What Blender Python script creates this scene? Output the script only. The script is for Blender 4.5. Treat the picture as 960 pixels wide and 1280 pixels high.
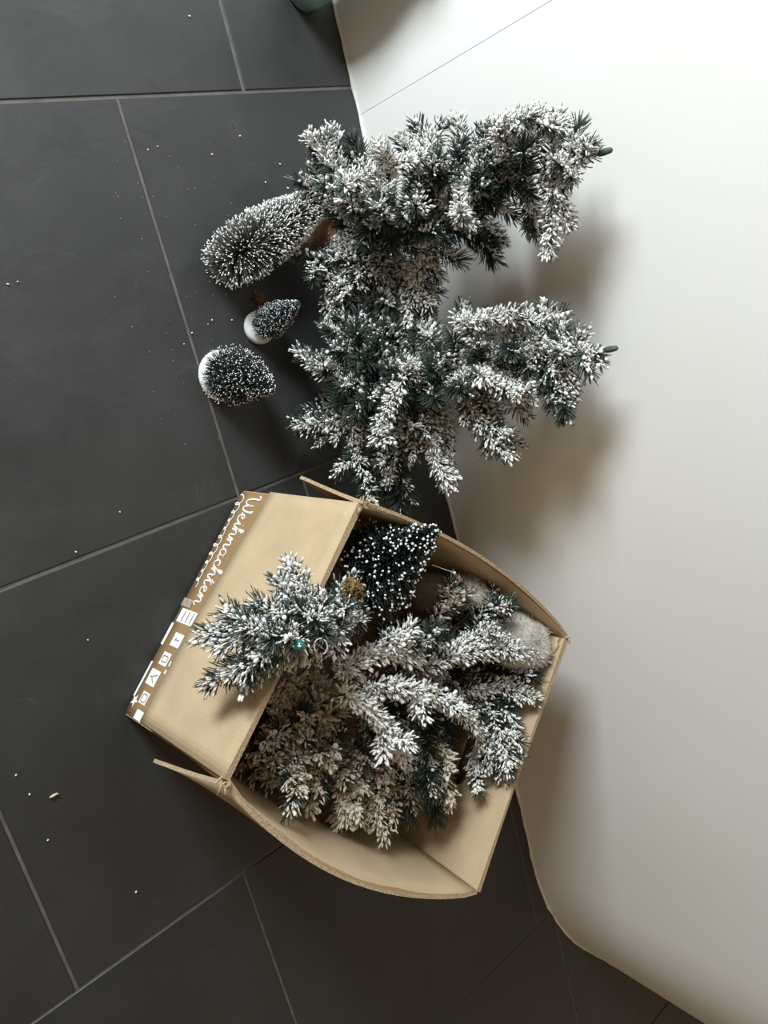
import bpy, bmesh, math, random
import numpy as np
from mathutils import Vector, Matrix

for o in list(bpy.data.objects): bpy.data.objects.remove(o)
S = bpy.context.scene
COL = S.collection

# ------------------------------------------------------------------ camera
FPX = 946.94; CAMH = 1.10896
RW = np.array([[0.23807747, 0.93656016, 0.25724345],
               [0.75351956, -0.3452222, 0.55949076],
               [0.6128029, 0.06063582, -0.78790602]])   # columns: image right, image down, forward
CAM = np.array([0, 0, CAMH])
cd = bpy.data.cameras.new('camera'); cam = bpy.data.objects.new('camera', cd); COL.objects.link(cam)
cd.sensor_width = 36; cd.lens = 36 * FPX / 1280; cd.clip_start = .02
M = Matrix.Identity(4)
for i in range(3):
    M[i][0] = RW[i, 0]; M[i][1] = -RW[i, 1]; M[i][2] = -RW[i, 2]; M[i][3] = CAM[i]
cam.matrix_world = M
S.camera = cam

# ------------------------------------------------------------------ light and exposure
w = bpy.data.worlds.new('world'); S.world = w; w.use_nodes = True
w.node_tree.nodes['Background'].inputs[0].default_value = (1.0, .77, .51, 1)
w.node_tree.nodes['Background'].inputs[1].default_value = .31
ld = bpy.data.lights.new('window_daylight', 'AREA'); lo = bpy.data.objects.new('window_daylight', ld); COL.objects.link(lo)
ld.shape = 'RECTANGLE'; ld.size = .62; ld.size_y = .95; ld.energy = 112; ld.color = (.86, .955, 1.0)
lo.location = (-1.95, -.30, 1.25)
lo.rotation_euler = (Vector((.2, .80, .25)) - Vector(lo.location)).to_track_quat('-Z', 'Y').to_euler()
S.view_settings.view_transform = 'Standard'; S.view_settings.look = 'None'
S.view_settings.exposure = 0.0; S.view_settings.gamma = 1.0; S.view_settings.use_curve_mapping = False

# ------------------------------------------------------------------ pixel helpers (960x1280 frame)
def ray(px, py):
    d = RW @ np.array([px - 480, py - 640, FPX]); return d / np.linalg.norm(d)
def at(px, py, z=None, y=None):
    r = ray(px, py)
    t = (z - CAMH) / r[2] if z is not None else y / r[1]
    return CAM + r * t
def near(px, py, P, d=0.0):
    """the point of the pixel's ray that lies nearest to P, moved d metres further away"""
    r = ray(px, py); return CAM + r * ((np.asarray(P) - CAM) @ r + d)

# ------------------------------------------------------------------ materials
def mat(name):
    m = bpy.data.materials.new(name); m.use_nodes = True
    nt = m.node_tree; return m, nt, nt.nodes['Principled BSDF']
def N(nt, t, **kw):
    n = nt.nodes.new(t)
    for k, v in kw.items():
        if k.startswith('i_'): n.inputs[k[2:].replace('_', ' ')].default_value = v
        else: setattr(n, k, v)
    return n
def ramp(nt, stops):
    r = nt.nodes.new('ShaderNodeValToRGB'); e = r.color_ramp.elements
    while len(e) < len(stops): e.new(.5)
    for el, (p, c) in zip(e, stops): el.position = p; el.color = (*c, 1)
    return r
def simple(name, c, rough=.6, var=.12, scale=60, bump=0, bscale=200, metallic=0, spec=.5):
    m, nt, b = mat(name); L = nt.links
    tc = N(nt, 'ShaderNodeTexCoord'); n = N(nt, 'ShaderNodeTexNoise', i_Scale=scale, i_Detail=4)
    L.new(tc.outputs['Object'], n.inputs['Vector'])
    lo_ = tuple(x * (1 - var) for x in c); hi = tuple(min(1, x * (1 + var)) for x in c)
    r = ramp(nt, [(.3, lo_), (.7, hi)]); L.new(n.outputs['Fac'], r.inputs[0]); L.new(r.outputs[0], b.inputs['Base Color'])
    b.inputs['Roughness'].default_value = rough; b.inputs['Metallic'].default_value = metallic
    b.inputs['Specular IOR Level'].default_value = spec
    if bump:
        n2 = N(nt, 'ShaderNodeTexNoise', i_Scale=bscale, i_Detail=3); L.new(tc.outputs['Object'], n2.inputs['Vector'])
        bp = N(nt, 'ShaderNodeBump', i_Strength=1.0, i_Distance=bump)
        L.new(n2.outputs['Fac'], bp.inputs['Height']); L.new(bp.outputs[0], b.inputs['Normal'])
    return m
def tinted(name, stops, rough=.6, trans=0):
    m, nt, b = mat(name)
    a = N(nt, 'ShaderNodeAttribute', attribute_name='tint'); r = ramp(nt, stops)
    nt.links.new(a.outputs['Fac'], r.inputs[0]); nt.links.new(r.outputs[0], b.inputs['Base Color'])
    b.inputs['Roughness'].default_value = rough
    b.inputs['Specular IOR Level'].default_value = .3
    return m

def slate():
    m, nt, b = mat('slate_tile'); L = nt.links
    tc = N(nt, 'ShaderNodeTexCoord'); oi = N(nt, 'ShaderNodeObjectInfo')
    sc = N(nt, 'ShaderNodeVectorMath', operation='SCALE'); sc.inputs[0].default_value = (7, 13, 5); L.new(oi.outputs['Random'], sc.inputs['Scale'])
    ad = N(nt, 'ShaderNodeVectorMath', operation='ADD'); L.new(tc.outputs['Object'], ad.inputs[0]); L.new(sc.outputs[0], ad.inputs[1])
    n = N(nt, 'ShaderNodeTexNoise', i_Scale=5, i_Detail=8, i_Roughness=.62); L.new(ad.outputs[0], n.inputs['Vector'])
    r = ramp(nt, [(.3, (.022, .023, .023)), (.7, (.036, .0365, .036))]); L.new(n.outputs['Fac'], r.inputs[0])
    # a few pale scuffs
    wv = N(nt, 'ShaderNodeTexNoise', i_Scale=3.2, i_Detail=3, i_Distortion=1.2); L.new(ad.outputs[0], wv.inputs['Vector'])
    sb = N(nt, 'ShaderNodeMath', operation='SUBTRACT'); sb.inputs[1].default_value = .5; L.new(wv.outputs['Fac'], sb.inputs[0])
    ab = N(nt, 'ShaderNodeMath', operation='ABSOLUTE'); L.new(sb.outputs[0], ab.inputs[0])
    lt = N(nt, 'ShaderNodeMapRange'); lt.inputs['From Min'].default_value = 0; lt.inputs['From Max'].default_value = .004
    lt.inputs['To Min'].default_value = 1; lt.inputs['To Max'].default_value = 0; L.new(ab.outputs[0], lt.inputs[0])
    gt = N(nt, 'ShaderNodeTexNoise', i_Scale=6); L.new(ad.outputs[0], gt.inputs['Vector'])
    gm = N(nt, 'ShaderNodeMapRange'); gm.inputs['From Min'].default_value = .56; gm.inputs['From Max'].default_value = .7; L.new(gt.outputs['Fac'], gm.inputs[0])
    mu = N(nt, 'ShaderNodeMath', operation='MULTIPLY'); L.new(lt.outputs[0], mu.inputs[0]); L.new(gm.outputs[0], mu.inputs[1])
    mu2 = N(nt, 'ShaderNodeMath', operation='MULTIPLY'); mu2.inputs[1].default_value = .35; L.new(mu.outputs[0], mu2.inputs[0])
    mx = N(nt, 'ShaderNodeMix', data_type='RGBA'); L.new(mu2.outputs[0], mx.inputs['Factor']); L.new(r.outputs[0], mx.inputs['A']); mx.inputs['B'].default_value = (.12, .12, .12, 1)
    L.new(mx.outputs['Result'], b.inputs['Base Color'])
    rr = N(nt, 'ShaderNodeMapRange'); rr.inputs['To Min'].default_value = .42; rr.inputs['To Max'].default_value = .6; L.new(n.outputs['Fac'], rr.inputs[0])
    L.new(rr.outputs[0], b.inputs['Roughness'])
    n2 = N(nt, 'ShaderNodeTexNoise', i_Scale=9, i_Detail=6, i_Roughness=.5, i_Distortion=.6); L.new(ad.outputs[0], n2.inputs['Vector'])
    bp = N(nt, 'ShaderNodeBump', i_Strength=.6, i_Distance=.006); L.new(n2.outputs['Fac'], bp.inputs['Height']); L.new(bp.outputs[0], b.inputs['Normal'])
    return m

def wall_paint():
    m, nt, b = mat('white_wall_paint'); L = nt.links
    tc = N(nt, 'ShaderNodeTexCoord')
    mp = N(nt, 'ShaderNodeMapping'); mp.inputs['Scale'].default_value = (90, 90, 9); L.new(tc.outputs['Object'], mp.inputs[0])
    n = N(nt, 'ShaderNodeTexNoise', i_Scale=1.0, i_Detail=4); L.new(mp.outputs[0], n.inputs['Vector'])
    n2 = N(nt, 'ShaderNodeTexNoise', i_Scale=2.5, i_Detail=5); L.new(tc.outputs['Object'], n2.inputs['Vector'])
    r = ramp(nt, [(.3, (.785, .765, .73)), (.7, (.83, .815, .785))]); L.new(n2.outputs['Fac'], r.inputs[0]); L.new(r.outputs[0], b.inputs['Base Color'])
    bp = N(nt, 'ShaderNodeBump', i_Strength=.10, i_Distance=.001); L.new(n.outputs['Fac'], bp.inputs['Height']); L.new(bp.outputs[0], b.inputs['Normal'])
    b.inputs['Roughness'].default_value = .55
    return m

def kraft(name, c, var=.10, line=(0, 0, 1)):
    m, nt, b = mat(name); L = nt.links
    tc = N(nt, 'ShaderNodeTexCoord')
    n = N(nt, 'ShaderNodeTexNoise', i_Scale=14, i_Detail=6, i_Roughness=.6); L.new(tc.outputs['UV'], n.inputs['Vector'])
    r = ramp(nt, [(.3, tuple(x * (1 - var) for x in c)), (.7, tuple(x * (1 + var) for x in c))]); L.new(n.outputs['Fac'], r.inputs[0]); L.new(r.outputs[0], b.inputs['Base Color'])
    wv = N(nt, 'ShaderNodeTexWave', i_Scale=55, i_Distortion=1.5, i_Detail=2); wv.bands_direction = 'X'
    L.new(tc.outputs['UV'], wv.inputs['Vector'])
    bp = N(nt, 'ShaderNodeBump', i_Strength=.10, i_Distance=.0008); L.new(wv.outputs['Fac'], bp.inputs['Height']); L.new(bp.outputs[0], b.inputs['Normal'])
    b.inputs['Roughness'].default_value = .75; b.inputs['Specular IOR Level'].default_value = .25
    return m

MT = dict(
    tile=slate(), grout=simple('grey_grout', (.11, .10, .09), .9, .25, 40),
    wall=wall_paint(), caulk=simple('wall_caulk', (.70, .68, .64), .7, .12, 60, .001, 300),
    kraft=kraft('plain_cardboard', (.46, .345, .215)), print=kraft('printed_brown_cardboard', (.30, .185, .085)),
    edge=simple('torn_cardboard_edge', (.40, .29, .18), .9, .3, 300, .001, 500),
    white=simple('white_print', (.82, .80, .77), .6, .04), ink=simple('brown_print', (.20, .13, .07), .6, .05),
    needle=tinted('green_needles', [(0, (.012, .021, .017)), (.45, (.037, .057, .044)), (.75, (.11, .137, .115)), (1, (.38, .41, .39))], .5),
    needle_dull=tinted('dull_green_needles', [(0, (.012, .020, .014)), (.45, (.034, .052, .038)), (.75, (.09, .105, .08)), (1, (.36, .35, .30))], .6),
    stem=simple('wrapped_wire', (.05, .075, .05), .7, .3, 300),
    snow=simple('white_flock', (.80, .785, .75), .9, .07, 120, .0008, 700),
    cream=simple('cream_flock', (.70, .62, .52), .9, .12, 60, .0008, 700),
    trunk=simple('brown_wood', (.30, .165, .10), .8, .3, 120, .001, 300),
    burlap=simple('brown_moss', (.22, .13, .045), .9, .4, 200, .002, 300),
    bristle=tinted('frosted_bristles', [(0, (.022, .026, .018)), (.6, (.10, .10, .078)), (1, (.40, .39, .35))], .5),
    bristle_dark=tinted('dark_bristles', [(0, (.004, .007, .006)), (.6, (.011, .019, .016)), (1, (.035, .05, .044))], .5),
    bristle_blue=tinted('blue_green_bristles', [(0, (.010, .018, .02)), (.6, (.03, .05, .055)), (1, (.16, .2, .21))], .5),
    frost=simple('white_frost', (.84, .84, .82), .7, .05, 200),
    plush=simple('off_white_wadding', (.56, .53, .475), .95, .08, 60, .002, 400),
    crumb=simple('tan_crumb', (.55, .45, .33), .9, .2, 300),
)
def teal():
    m, nt, b = mat('teal_glass'); b.inputs['Base Color'].default_value = (.02, .22, .20, 1); b.inputs['Roughness'].default_value = .12
    n = N(nt, 'ShaderNodeTexNoise', i_Scale=40); r = ramp(nt, [(.35, (.006, .07, .07)), (.65, (.015, .14, .125))]); nt.links.new(n.outputs['Fac'], r.inputs[0]); nt.links.new(r.outputs[0], b.inputs['Base Color'])
    b.inputs['Coat Weight'].default_value = .6; return m
MT['teal'] = teal()
MT['tape'] = simple('crumpled_tape', (.42, .34, .27), .25, .35, 180, .003, 120)
MT['vase'] = simple('sage_glaze', (.22, .34, .30), .18, .35, 22)

# ------------------------------------------------------------------ object helpers
def tag(o, label=None, cat=None, group=None, kind=None):
    if label: o['label'] = label
    if cat: o['category'] = cat
    if group: o['group'] = group
    if kind: o['kind'] = kind
    return o
def empty(name, loc):
    o = bpy.data.objects.new(name, None); COL.objects.link(o); o.location = Vector(loc); o.empty_display_size = .05; return o
def link(name, me, parent=None):
    o = bpy.data.objects.new(name, me); COL.objects.link(o)
    if parent is not None:
        o.parent = parent
        # geometry is written in world coordinates: undo the offset of a top-level Empty
        if parent.parent is None: o.matrix_parent_inverse = Matrix.Translation(-Vector(parent.location))
    return o
def np_mesh(name, V, F, mats, mi=None, tint=None, smooth=False):
    V = np.asarray(V, dtype=np.float32); F = np.asarray(F, dtype=np.int32)
    me = bpy.data.meshes.new(name); me.vertices.add(len(V)); me.vertices.foreach_set('co', V.ravel())
    k = F.shape[1]; me.loops.add(F.size); me.loops.foreach_set('vertex_index', F.ravel())
    me.polygons.add(len(F)); me.polygons.foreach_set('loop_start', np.arange(0, F.size, k, dtype=np.int32))
    for m in mats: me.materials.append(m)
    if mi is not None: me.polygons.foreach_set('material_index', np.asarray(mi, dtype=np.int32))
    if smooth: me.polygons.foreach_set('use_smooth', np.ones(len(F), dtype=bool))
    if tint is not None:
        a = me.attributes.new('tint', 'FLOAT', 'POINT'); a.data.foreach_set('value', np.asarray(tint, dtype=np.float32))
    me.update(calc_edges=True); return me
def bm_obj(name, bm, m, parent=None, smooth=False):
    me = bpy.data.meshes.new(name); bmesh.ops.recalc_face_normals(bm, faces=bm.faces); bm.to_mesh(me); bm.free()
    for x in (m if isinstance(m, (list, tuple)) else [m]): me.materials.append(x)
    if smooth: me.polygons.foreach_set('use_smooth', np.ones(len(me.polygons), dtype=bool))
    return link(name, me, parent)
def lathe(bm, prof, C=(0, 0, 0), axis=(0, 0, 1), seg=24):
    q = Vector(axis).to_track_quat('Z', 'Y'); C = Vector(C); rings = []
    for r, z in prof:
        rings.append([bm.verts.new(C + q @ Vector((max(r, 1e-4) * math.cos(2 * math.pi * i / seg), max(r, 1e-4) * math.sin(2 * math.pi * i / seg), z))) for i in range(seg)])
    for a, b in zip(rings, rings[1:]):
        for i in range(seg): bm.faces.new((a[i], a[(i + 1) % seg], b[(i + 1) % seg], b[i]))
    bm.faces.new(rings[0][::-1]); bm.faces.new(rings[-1])
    return rings
def tube(pts, rad, seg=6):
    """returns V, quads as triangles pairs for a tube along pts"""
    pts = np.asarray(pts, float); n = len(pts); rad = np.broadcast_to(rad, n)
    T = np.gradient(pts, axis=0); T /= np.linalg.norm(T, axis=1)[:, None]
    up = np.array([.31, .17, .93]); U = np.cross(T, up); U /= np.linalg.norm(U, axis=1)[:, None]; W = np.cross(T, U)
    a = np.linspace(0, 2 * np.pi, seg, endpoint=False)
    V = (pts[:, None] + rad[:, None, None] * (U[:, None] * np.cos(a)[None, :, None] + W[:, None] * np.sin(a)[None, :, None])).reshape(-1, 3)
    F = []
    for i in range(n - 1):
        for j in range(seg):
            p, q = i * seg + j, i * seg + (j + 1) % seg
            F += [(p, q, q + seg), (p, q + seg, p + seg)]
    for j in range(1, seg - 1): F += [(0, j + 1, j), ((n - 1) * seg, (n - 1) * seg + j, (n - 1) * seg + j + 1)]
    return V, np.array(F)
def tube_obj(name, pts, rad, m, parent=None, seg=6):
    V, F = tube(pts, rad, seg); return link(name, np_mesh(name, V, F, [m], smooth=True), parent)
def bez(P0, P1, bend, n=14):
    P0, P1 = np.asarray(P0, float), np.asarray(P1, float); Q = (P0 + P1) / 2 + np.asarray(bend, float)
    t = np.linspace(0, 1, n)[:, None]; return (1 - t) ** 2 * P0 + 2 * t * (1 - t) * Q + t ** 2 * P1

# ------------------------------------------------------------------ the setting
X0 = -.3637; P = .6; J = .0049
def build_floor():
    bm = bmesh.new(); bmesh.ops.create_cube(bm, size=1)
    bmesh.ops.scale(bm, vec=(9.0, 6.0, .05), verts=bm.verts); bmesh.ops.translate(bm, vec=(1.3, .5, -.0275), verts=bm.verts)
    fl = tag(bm_obj('floor', bm, MT['grout']), 'dark slate tiled floor with thin grey joints', kind='structure')
    bm = bmesh.new(); bmesh.ops.create_cube(bm, size=1)
    bmesh.ops.scale(bm, vec=(P - J, P - J, .012), verts=bm.verts); bmesh.ops.translate(bm, vec=(0, 0, -.006), verts=bm.verts)
    bmesh.ops.bevel(bm, geom=[e for e in bm.edges if e.calc_length() > .1], offset=.0014, segments=1, affect='EDGES')
    me = bpy.data.meshes.new('floor_tile'); bm.to_mesh(me); bm.free(); me.materials.append(MT['tile'])
    offs = {-1: .7265, 0: .517, 1: .0412, 2: .3244, 3: .9799}
    for k in range(-5, 10):
        y0 = offs.get(k, (k * .21) % .6)
        for j in range(-5, 5):
            yc = y0 + P * j + P / 2
            if not -2.2 < yc < 3.2: continue
            t = link('floor_tile', me, fl); t.location = (X0 + P * k + P / 2, yc, random.Random(k * 31 + j).uniform(-.0006, 0))
build_floor()

WY = .945
def wall_plan(x0, x1):
    pts = []
    for x in np.linspace(x0, 1.28, 26): pts.append((x, WY + (.006 * math.sin((x - .3) * 2.2) if x > .3 else 0)))
    base = pts[-1]; r = .6; a1 = math.radians(34.6)
    for a in np.linspace(0, a1, 14)[1:]: pts.append((base[0] + r * math.sin(a), base[1] + r * (1 - math.cos(a))))
    e = pts[-1]
    for d in (.4, .8, 1.3, 1.8): pts.append((e[0] + d * math.cos(a1), e[1] + d * math.sin(a1)))
    return pts
def wall_slab(bm, pts, z0, z1, th):
    n = len(pts); nor = []
    for i in range(n):
        a = Vector(pts[max(0, i - 1)]); b = Vector(pts[min(n - 1, i + 1)]); t = (b - a).normalized(); nor.append(Vector((-t.y, t.x)))
    R = []
    for i in range(n):
        p = Vector(pts[i]); q = p + nor[i] * th
        R.append([bm.verts.new((p.x, p.y, z0)), bm.verts.new((p.x, p.y, z1)), bm.verts.new((q.x, q.y, z1)), bm.verts.new((q.x, q.y, z0))])
    for a, b in zip(R, R[1:]):
        for i in range(4): bm.faces.new((a[i], a[(i + 1) % 4], b[(i + 1) % 4], b[i]))
    bm.faces.new(R[0]); bm.faces.new(R[-1][::-1]); bmesh.ops.recalc_face_normals(bm, faces=bm.faces)
    bmesh.ops.split_edges(bm, edges=[e for e in bm.edges if e.calc_face_angle(0) > .5])
def build_wall():
    SEAM = -.318
    bm = bmesh.new(); wall_slab(bm, [(x, y + .02) for x, y in [(-2.4, WY), (SEAM, WY)]] + [(x, y + .02) for x, y in wall_plan(SEAM + .05, 0)], 0, 2.3, .06)
    wl = tag(bm_obj('wall_back', bm, MT['wall'], smooth=False), 'white painted wall panel that bends away round a corner', kind='structure')
    bm = bmesh.new(); wall_slab(bm, wall_plan(SEAM + .0004, 0), .002, 2.3, .019); p = bm_obj('panel', bm, MT['wall'], wl)
    for f in p.data.polygons: f.use_smooth = True
    bm = bmesh.new(); wall_slab(bm, [(-2.4, WY), (SEAM - .0004, WY)], .002, 2.3, .019); bm_obj('panel', bm, MT['wall'], wl)
    rng = np.random.default_rng(4)
    pts = [(-2.4, WY), (-1.4, WY)] + [(x, WY) for x in np.arange(-.9, SEAM, .02)] + wall_plan(SEAM, 0)
    pp = []
    for a, b in zip(pts, pts[1:]):
        k = max(1, int(math.hypot(b[0] - a[0], b[1] - a[1]) / .02))
        pp += [(a[0] + (b[0] - a[0]) * i / k, a[1] + (b[1] - a[1]) * i / k) for i in range(k)]
    pp = np.array([(x, y - .0005, .0015) for x, y in pp]); pp[:, 1] += rng.normal(0, .0006, len(pp))
    tube_obj('caulk_bead', pp, rng.uniform(.0022, .0042, len(pp)), MT['caulk'], wl)
build_wall()

# ------------------------------------------------------------------ cardboard box
BH = .32; TH = .005
N0b = np.array([.231, .525, 0]); N1b = np.array([.479, .239, 0])
N0t = np.array([.237, .529, BH]); N1t = np.array([.477, .249, BH])
F0b = np.array([.598, .842, 0]); F1b = np.array([.846, .556, 0])
F0t = np.array([.588, .855, BH]); F1t = np.array([.875, .555, BH])
def sheet(name, A, B, Ct, D, m_in, m_out, parent, bulge=0, nu=18, nv=10, inward=None, jag=0, wav=0, seed=0, hole=None, bulge_pow=1.4):
    """a cardboard sheet, A-B bottom edge, D-Ct top edge; thickness goes towards `inward`; front face m_in (the inward side)"""
    A, B, Ct, D = map(np.asarray, (A, B, Ct, D)); rng = np.random.default_rng(seed)
    nrm = np.cross(B - A, D - A); nrm /= np.linalg.norm(nrm)
    if inward is not None and nrm @ np.asarray(inward) < 0: nrm = -nrm
    bm = bmesh.new(); uvl = bm.loops.layers.uv.new('uv')
    lu = np.linalg.norm(B - A); lv = np.linalg.norm(D - A)
    def pos(u, v, side):
        p = (A * (1 - u) + B * u) * (1 - v) + (D * (1 - u) + Ct * u) * v
        return p - nrm * bulge * math.sin(math.pi * min(1, max(0, u))) ** .8 * (v ** bulge_pow if bulge_pow is not None else 1 - v * 1.25) + nrm * (wav * math.sin(5 * u + seed) * math.sin(3 * v + seed)) + nrm * TH * (.5 if side else -.5)
    jg = rng.normal(0, 1, (nu + 1, nv + 1, 2))
    grid = {}
    us = np.linspace(0, 1, nu + 1); vs = np.linspace(0, 1, nv + 1)
    def inhole(u, v):
        if hole is None: return False
        return False
    for s in (0, 1):
        for i, u in enumerate(us):
            for j, v in enumerate(vs):
                p = pos(u, v, s)
                if jag and j == nv: p = p + (D - A) / lv * jag * jg[i, j, 0] * .5 + nrm * jag * jg[i, j, 1] * .4
                grid[s, i, j] = bm.verts.new(p)
    uv = {}
    for (s, i, j), vv in grid.items(): uv[vv] = (us[i] * lu, vs[j] * lv)
    fs = []
    for s in (0, 1):
        for i in range(nu):
            for j in range(nv):
                q = [grid[s, i, j], grid[s, i + 1, j], grid[s, i + 1, j + 1], grid[s, i, j + 1]]
                f = bm.faces.new(q if s else q[::-1]); f.material_index = 0 if s else 1; f.smooth = True
    def rim(seq):
        for (a, b) in zip(seq, seq[1:]):
            f = bm.faces.new((grid[0, *a], grid[0, *b], grid[1, *b], grid[1, *a])); f.material_index = 2
    rim([(i, 0) for i in range(nu + 1)]); rim([(i, nv) for i in range(nu, -1, -1)])
    rim([(0, j) for j in range(nv, -1, -1)]); rim([(nu, j) for j in range(nv + 1)])
    for f in bm.faces:
        for l in f.loops: l[uvl].uv = uv[l.vert]
    return bm_obj(name, bm, [m_in, m_out, MT['edge']], parent)

def slot_wall(name, A, B, Ct, D, m_in, m_out, parent, inward, uc, vc, hw, hh):
    """sheet with a hand slot"""
    A, B, Ct, D = map(np.asarray, (A, B, Ct, D)); lu = np.linalg.norm(B - A); lv = np.linalg.norm(D - A)
    nrm = np.cross(B - A, D - A); nrm /= np.linalg.norm(nrm)
    if nrm @ np.asarray(inward) < 0: nrm = -nrm
    bm = bmesh.new(); uvl = bm.loops.layers.uv.new('uv')
    outer = [(u, 0) for u in np.linspace(0, 1, 9)[:-1]] + [(1, v) for v in np.linspace(0, 1, 7)[:-1]] + [(u, 1) for u in np.linspace(1, 0, 17)[:-1]] + [(0, v) for v in np.linspace(1, 0, 7)[:-1]]
    hole = []
    for k in range(20):
        a = 2 * math.pi * k / 20; c, s = math.cos(a), math.sin(a)
        hole.append((uc + ((hw - hh) * (1 if c > 0 else -1) + hh * c) / lu, vc + hh * s / lv))
    def P(u, v): return (A * (1 - u) + B * u) * (1 - v) + (D * (1 - u) + Ct * u) * v
    loops = []; uvd = {}
    for lp in (outer, hole):
        vs = []
        for u, v in lp:
            q = bm.verts.new(P(u, v) + nrm * TH / 2); uvd[q] = (u * lu, v * lv); vs.append(q)
        for a, b in zip(vs, vs[1:] + vs[:1]): bm.edges.new((a, b))
        loops.append(vs)
    r = bmesh.ops.triangle_fill(bm, edges=bm.edges[:], use_beauty=True)
    front = [f for f in bm.faces]
    back = {}
    for v in list(uvd):
        q = bm.verts.new(Vector(v.co) - Vector(nrm) * TH); back[v] = q; uvd[q] = uvd[v]
    for f in front:
        if f.normal.dot(Vector(nrm)) < 0: f.normal_flip()
        g = bm.faces.new([back[v] for v in reversed(f.verts)]); g.material_index = 1
    for vs in loops:
        for a, b in zip(vs, vs[1:] + vs[:1]):
            g = bm.faces.new((a, b, back[b], back[a])); g.material_index = 2
    for f in bm.faces:
        for l in f.loops: l[uvl].uv = uvd[l.vert]
    return bm_obj(name, bm, [m_in, m_out, MT['edge']], parent)

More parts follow.
